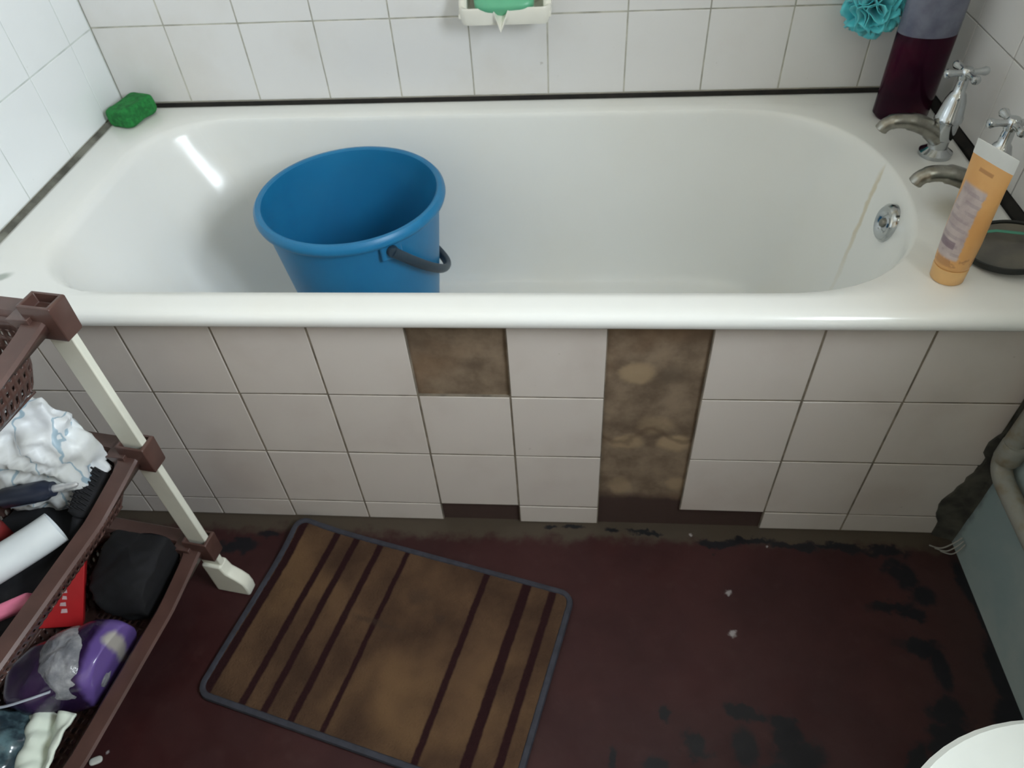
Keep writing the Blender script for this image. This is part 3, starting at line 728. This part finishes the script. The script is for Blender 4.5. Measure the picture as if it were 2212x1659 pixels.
# navy bottle with metal nozzle
NAVY = simple('navy_plastic', (36,42,58), .35, .1)
nb = thing('pump_bottle', 'dark navy bottle with a silver nozzle lying in the middle basket', 'bottle', (-.67,-.245,T2F))
s0, s1 = Vector((-.694,-.260,.418)), Vector((-.585,-.238,.428)); dv = s1-s0; L = dv.length; q = dv.to_track_quat('Z','Y').to_matrix()
mb = MB(); mb.lathe([(0,0),(.012,.001),(.0145,.004),(.0148,.050),(.0145,.062),(.011,.068),(.0105,.074),(0,.075)], s0, 28, M=q); mb.build('bottle_body', NAVY, nb)
mb = MB(); mb.box((-.004,-.0151,.010),(.002,-.0140,.045), 0, Matrix.Translation(s0) @ q.to_4x4() @ Matrix.Rotation(-.5,4,'Z')); mb.build('print', simple('grey_print', (120,126,140), .5), nb)
mb = MB(); mb.lathe([(0,.072),(.0052,.072),(.0055,.076),(.0055,.088),(.0045,.090),(.0045,.093),(.005,.095),(.004,.106),(.002,.109),(0,.1095)], s0, 24, M=q); mb.build('nozzle', simple('silver', (214,216,218), .3, .04, metal=.5), nb)
mb = MB(); mb.box((-.012,-.004,-.022),(.012,.004,.022), 0, Matrix.Translation((-.690,-.222,.413)) @ Matrix.Rotation(1.2,4,'Z') @ Matrix.Rotation(1.3,4,'X'))
tag(bevel(mb.build('blue_lid', simple('bright_blue_plastic', (34,110,160), .4), None, (-.690,-.222,.40)), .003), 'bright blue plastic lid tucked between white bag and navy bottle', 'lid')
# white pipe piece
wp = spline([(-.80,-.425,.345),(-.735,-.385,.368),(-.678,-.347,.382),(-.635,-.308,.388),(-.615,-.285,.390)], 6)
mb = MB(); mb.tube(wp, [.0245]*len(wp), 32, caps=False)
mb.tube(list(reversed(wp)), [.0225]*len(wp), 32, caps=False)
n_ = 32
mb.add(mb.v[(len(wp)-1)*n_:len(wp)*n_] + mb.v[len(wp)*n_:len(wp)*n_+n_], [], 0)
for k in range(n_):      # bitten-out open end
    t = 2*PI*k/n_
wpo = mb.build('plastic_pipe', simple('white_pvc', (220,226,228), .3, .04), None, (-.70,-.35,T2F))
tag(wpo, 'white curved plastic pipe piece lying in the middle basket', 'pipe')
# pink and red bits
mb = MB(); Mx = Matrix.Translation((-.668,-.400,.345)) @ Matrix.Rotation(-1.0,4,'Z') @ Matrix.Rotation(.5,4,'Y'); mb.box((-.010,-.055,-.022),(.010,.055,.022), 0, Mx)
tag(bevel(mb.build('pink_case', simple('pink_plastic', (206,112,140), .45), None, (-.668,-.400,T2F)), .006), 'pink plastic case beneath the white pipe piece', 'case')
mb = MB(); mb.lathe([(0,0),(.016,0),(.018,.003),(.018,.04),(.016,.044),(0,.045)], (-.722,-.285,.335), 28); rc_ = mb.build('red_jar', simple('dark_red_plastic', (120,36,36), .45), None, (-.722,-.285,.335)); tag(rc_, 'small dark red jar at the left edge of the middle basket', 'jar')

# bottom basket
bb = crumple('black_bag', 'black fabric bag heaped at the far end of the bottom basket', 'bag', (-.636,-.190,.120), (.068,.090,.066), BLK, 31, .010, 13, .6, (.05,-.1,.1), T3F)
# red carton
RED = simple('red_card', (178,32,36), .45, .08); PALE = simple('pale_print', (206,176,178), .5); ORP = simple('orange_print', (200,110,40), .5)
rx = thing('red_box', 'red cardboard packet with pale lettering in the bottom basket', 'box', (-.735,-.29,T3F))
RA, RB, RC = Vector((-.700,-.222,.198)), Vector((-.712,-.296,.108)), Vector((-.790,-.344,.108))
e1 = (RA-RB).normalized(); e2 = (RC-RB).normalized(); e2 = (e2 - e1*e2.dot(e1)).normalized(); e3 = e2.cross(e1)
if e3.z < 0: e3 = -e3
Mx = Matrix((e2, e1, e3)).transposed().to_4x4(); Mx.translation = RB
mb = MB(); mb.box((0,-.004,-.022),(.088,.118,0), 0, Mx); bevel(mb.build('carton', RED, rx), .002)
mb = MB(); rt = random.Random(3)
for k in range(7):       # worn, unreadable print running along the face
    y_ = .022 + k*.0115
    for x_ in (.022, .054):
        x1_ = x_ + rt.uniform(.0, .003); h = rt.uniform(.007, .012)
        mb.add([Mx @ Vector(p) for p in ((x1_,y_,.0005),(x1_+h,y_+rt.uniform(-.001,.001),.0005),(x1_+h-.001,y_+rt.uniform(.005,.008),.0005),(x1_+.001,y_+rt.uniform(.005,.008),.0005))], [(0,1,2,3)], 0, False)
mb.build('lettering', PALE, rx)
mb = MB(); mb.lathe([(0,.0006),(.010,.0006),(.010,.0001)], (0,0,0), 24)
for p in mb.v: p.xyz = (Mx @ (p + Vector((.030,.106,0))))
mb.build('orange_badge', ORP, rx)
# purple pack with clear film
PUR = NT('purple_wrap'); P = PUR.co(); x, y, z = PUR.sep(PUR.warp(14, .03))
pc = PUR.mix(PUR.ramp(PUR.noise(18), .35, .7), rgb(34,20,52), rgb(60,34,74)); pc = PUR.mix(PUR.ramp(x, .016, .030), pc, rgb(104,82,148)); pc = PUR.mix(PUR.math('MULTIPLY', PUR.ellipse(PUR.warp(14,.03), (.050,.040,.06), (.015,.013), 0, .4), .9), pc, rgb(176,172,160))
PUR.base(pc); PUR.set(rough=.25, coat=.4); PUR = PUR.m
FILM = NT('clear_film'); FILM.base(FILM.mix(FILM.ramp(FILM.noise(38, 4), .35, .7), rgb(140,142,148), rgb(196,196,198))); FILM.set(rough=.2, alpha=.72, spec=.8); FILM.bump(FILM.noise(45, 4), .9, .006); FILM = FILM.m
pk = thing('purple_packet', 'purple plastic packet with crinkled clear film in the bottom basket', 'packet', (-.655,-.385,T3F))
mb = MB(); rg = sblob((-.672,-.378,.122), (.100,.056,.056), .65, (0,-.1,.35), 41, .006, 18, 64, 36)
keep_in(rg)
for row in rg:
    for p in row: p.z = max(p.z, T3F)
mb.rings(rg, 0, True, True, True); mb.build('wrapper', PUR, pk, sharp=75)
mb = MB(); rg = sblob((-.668,-.376,.139), (.047,.056,.050), .85, (0,-.1,.45), 43, .0022, 40, 72, 40, True); mb.rings(rg, 0, True, True, True); mb.build('film', FILM, pk, sharp=75)
# teal clear bag, tissue
TBAG = NT('teal_plastic'); TBAG.base(TBAG.mix(TBAG.ramp(TBAG.noise(24), .4, .65), rgb(44,58,66), rgb(104,132,138))); TBAG.set(rough=.2, coat=.3); TBAG = TBAG.m
tb_ = thing('teal_bag', 'shiny dark teal plastic bag at the near end of the bottom basket', 'plastic bag', (-.745,-.49,T3F))
mb = MB(); rg = sblob((-.750,-.497,.100), (.060,.055,.048), .7, (0,0,.2), 51, .008, 22, 56, 32, True)
keep_in(rg)
for row in rg:
    for p in row: p.z = max(p.z, T3F)
mb.rings(rg, 0, True, True, True); mb.build('bag_body', TBAG, tb_, sharp=75)
mb = MB(); mb.tube(spline([(-.775,-.452,.152),(-.735,-.452,.160),(-.700,-.443,.166),(-.665,-.430,.170)], 6), .0022, 8, flat=.5); mb.build('bag_edge_highlight', simple('highlight_white', (196,202,214), .3), tb_)  # pale tube drawn in for the highlight along the bag's edge
mb = MB(); nx_, ny_ = 24, 18; G = []
for j in range(ny_+1):
    row = []
    for i in range(nx_+1):
        a = i/nx_; b = j/ny_
        p = TP(.300+.085*b, .045+.085*a-.012*b, .135+.010*math.sin(a*9+b*3)+.008*mnoise.noise(Vector((a*5,b*5,9)))-.02*a)
        row.append(p)
    G.append(row)
mb.rings(G, 0, False); ts = mb.build('tissue', simple('white_tissue', (222,230,216), .9, .04), None, tuple(TP(.34,.08,.10))); solid(ts, .004); tag(ts, 'folded white tissue at the near right of the bottom basket', 'tissue')
# top basket
crumple('white_cloth', 'white cloth bundle in the top basket', 'cloth', (-.668,-.245,.607), (.058,.075,.034), simple('white_cloth', (226,228,228), .8, .05), 61, .007, 14, .7, (0,0,.1), .574)
mb = MB(); mb.rings(sblob((-.606,-.186,.610), (.010,.007,.022), .7, (.3,.2,.2), 71, .001, 30, 24, 14), 0, True, True, True)
tag(mb.build('cream_cap', simple('cream_plastic', (214,206,184), .5), None, (-.606,-.186,.588)), 'small cream cap beside the white cloth in the top basket', 'jar')  # a loose cream cap, modelled as a small blob
# scrap on the floor
mb = MB(); mb.rings(sblob((-.653,-.474,.003), (.010,.006,.003), .7, (0,0,.4), 81, .001, 60, 24, 12), 0, True, True, True)
tag(mb.build('paper_scrap', simple('paper_white', (206,208,200), .9), None, (-.653,-.474,0)), 'tiny white paper scrap on the floor under the trolley', 'paper scrap')

# ------------------------------------------------------------------ pipe, wire, toilet on the right
PIPE = NT('painted_pipe'); PIPE.base(PIPE.mix(PIPE.ramp(PIPE.noise(22, 4), .4, .65), rgb(138,138,130), rgb(120,106,82))); PIPE.set(rough=.6); PIPE = PIPE.m
pth = spline([(.790,-.036,.525),(.790,-.030,.42),(.790,-.028,.33),(.790,-.028,.275),(.790,-.032,.254),(.790,-.048,.242),(.790,-.085,.238),(.791,-.25,.234),(.791,-.45,.230),(.791,-.575,.228)], 6)
wpz = thing('water_pipe', 'grey painted water pipe bending along the right wall', 'pipe', (.792,-.05,.23))
mb = MB(); mb.tube(pth, .0155, 20); mb.build('pipe_run', PIPE, wpz)
mb = MB(); mb.lathe([(0,-.02),(.019,-.02),(.020,-.016),(.020,.016),(.019,.02),(0,.02)], (.792,-.031,.285), 24); mb.build('elbow_collar', PIPE, wpz)
WIRE = simple('grey_wire', (150,148,140), .6)
mb = MB()
for k in range(3): mb.tube(spline([(.765+.008*k,-.028-.006*k,.004),(.778+.007*k,-.040-.006*k,.014),(.793+.003*k,-.040-.007*k,.030),(.806,-.036-.007*k,.044)], 5), .0012, 8)
tag(mb.build('wire_strands', WIRE, None, (.78,-.04,0)), 'thin grey wire strands poking out at the corner below the painted pipe', 'wire')

PORC = simple('white_porcelain', (228,228,218), .14, .04, 5); SEAT = simple('white_seat_plastic', (226,230,226), .25, .04, 5)
tl = thing('toilet', 'white toilet with its lid closed against the right wall', 'toilet', (.62,-.683,0))
def egg(cx, cy, fl, bl, hw, z, n=64):
    out = []
    for k in range(n):
        t = 2*PI*k/n; c, s_ = math.cos(t), math.sin(t)
        out.append(Vector((cx + (bl*math.copysign(abs(c)**.75, c) if c > 0 else fl*c), cy + hw*s_, z)))
    return out
EX, EY = .60, -.686
mb = MB(); mb.rings([egg(EX+.03,EY,.13,.14,.11,0), egg(EX+.03,EY,.125,.14,.10,.03), egg(EX+.03,EY,.11,.14,.085,.15), egg(EX+.01,EY,.15,.15,.12,.25), egg(EX,EY,.19,.155,.165,.34), egg(EX,EY,.20,.16,.178,.375), egg(EX,EY,.195,.155,.172,.38), egg(EX,EY,.15,.10,.12,.38), egg(EX,EY,.13,.09,.10,.30), egg(EX,EY,.07,.05,.05,.2)], 0, True, True, True)
mb.build('bowl', PORC, tl)
mb = MB(); mb.rings([egg(EX,EY,.200,.145,.184,.3805), egg(EX,EY,.210,.148,.192,.383), egg(EX,EY,.211,.149,.193,.396), egg(EX,EY,.206,.146,.188,.3995), egg(EX,EY,.12,.09,.11,.3995), egg(EX,EY,.12,.09,.11,.3805)], 0, True); mb.build('seat', SEAT, tl)
mb = MB(); mb.rings([egg(EX,EY,.205,.148,.187,.4005), egg(EX,EY,.211,.150,.193,.403), egg(EX,EY,.212,.150,.194,.412), egg(EX,EY,.207,.147,.189,.4175), egg(EX,EY,.197,.142,.180,.4185), egg(EX,EY,.194,.140,.177,.4195), egg(EX,EY,.10,.08,.09,.424)], 0, True, True, True); mb.build('lid', SEAT, tl)
for s_ in (-1,1):
    mb = MB(); mb.tube([(EX+.153,EY+s_*.07-.02,.396),(EX+.153,EY+s_*.07+.02,.396)], .010, 16); mb.build('hinge', SEAT, tl)
mb = MB(); mb.box((EX+.10,EY-.10,.05),(.808,EY+.10,.36)); bevel(mb.build('outlet_block', PORC, tl), .02)

# ------------------------------------------------------------------ light: daylight through the window
def area(name, loc, size, e, col):
    l = bpy.data.lights.new(name, 'AREA'); l.shape = 'RECTANGLE'; l.size, l.size_y = size; l.energy = e; l.color = col
    o = bpy.data.objects.new(name, l); C.objects.link(o); o.location = loc; o.rotation_euler = (0, math.radians(90), 0); return o
mid = (WY0+WY1)/2
for k, yc in enumerate(((WY0+.04+mid-.02)/2, (mid+.02+WY1-.04)/2)):
    area('daylight_pane', (XR+.085, yc, (WZ0+WZ1)/2), (WZ1-WZ0-.08, .26), 16, (.87,.955,1.025))
wd = bpy.data.worlds.new('world'); S.world = wd; wd.use_nodes = True
bg = wd.node_tree.nodes['Background']; sky = wd.node_tree.nodes.new('ShaderNodeTexSky'); sky.sky_type = 'NISHITA'; sky.sun_disc = False
wd.node_tree.links.new(sky.outputs[0], bg.inputs[0]); bg.inputs[1].default_value = .1
S.view_settings.view_transform = 'Standard'; S.view_settings.look = 'None'; S.view_settings.exposure = 0.30; S.view_settings.gamma = 1.0; S.view_settings.use_curve_mapping = False
S.cycles.max_bounces = 10; S.cycles.diffuse_bounces = 6; S.cycles.use_denoising = True; S.cycles.sample_clamp_indirect = 6
S.cycles.caustics_reflective = False; S.cycles.caustics_refractive = False
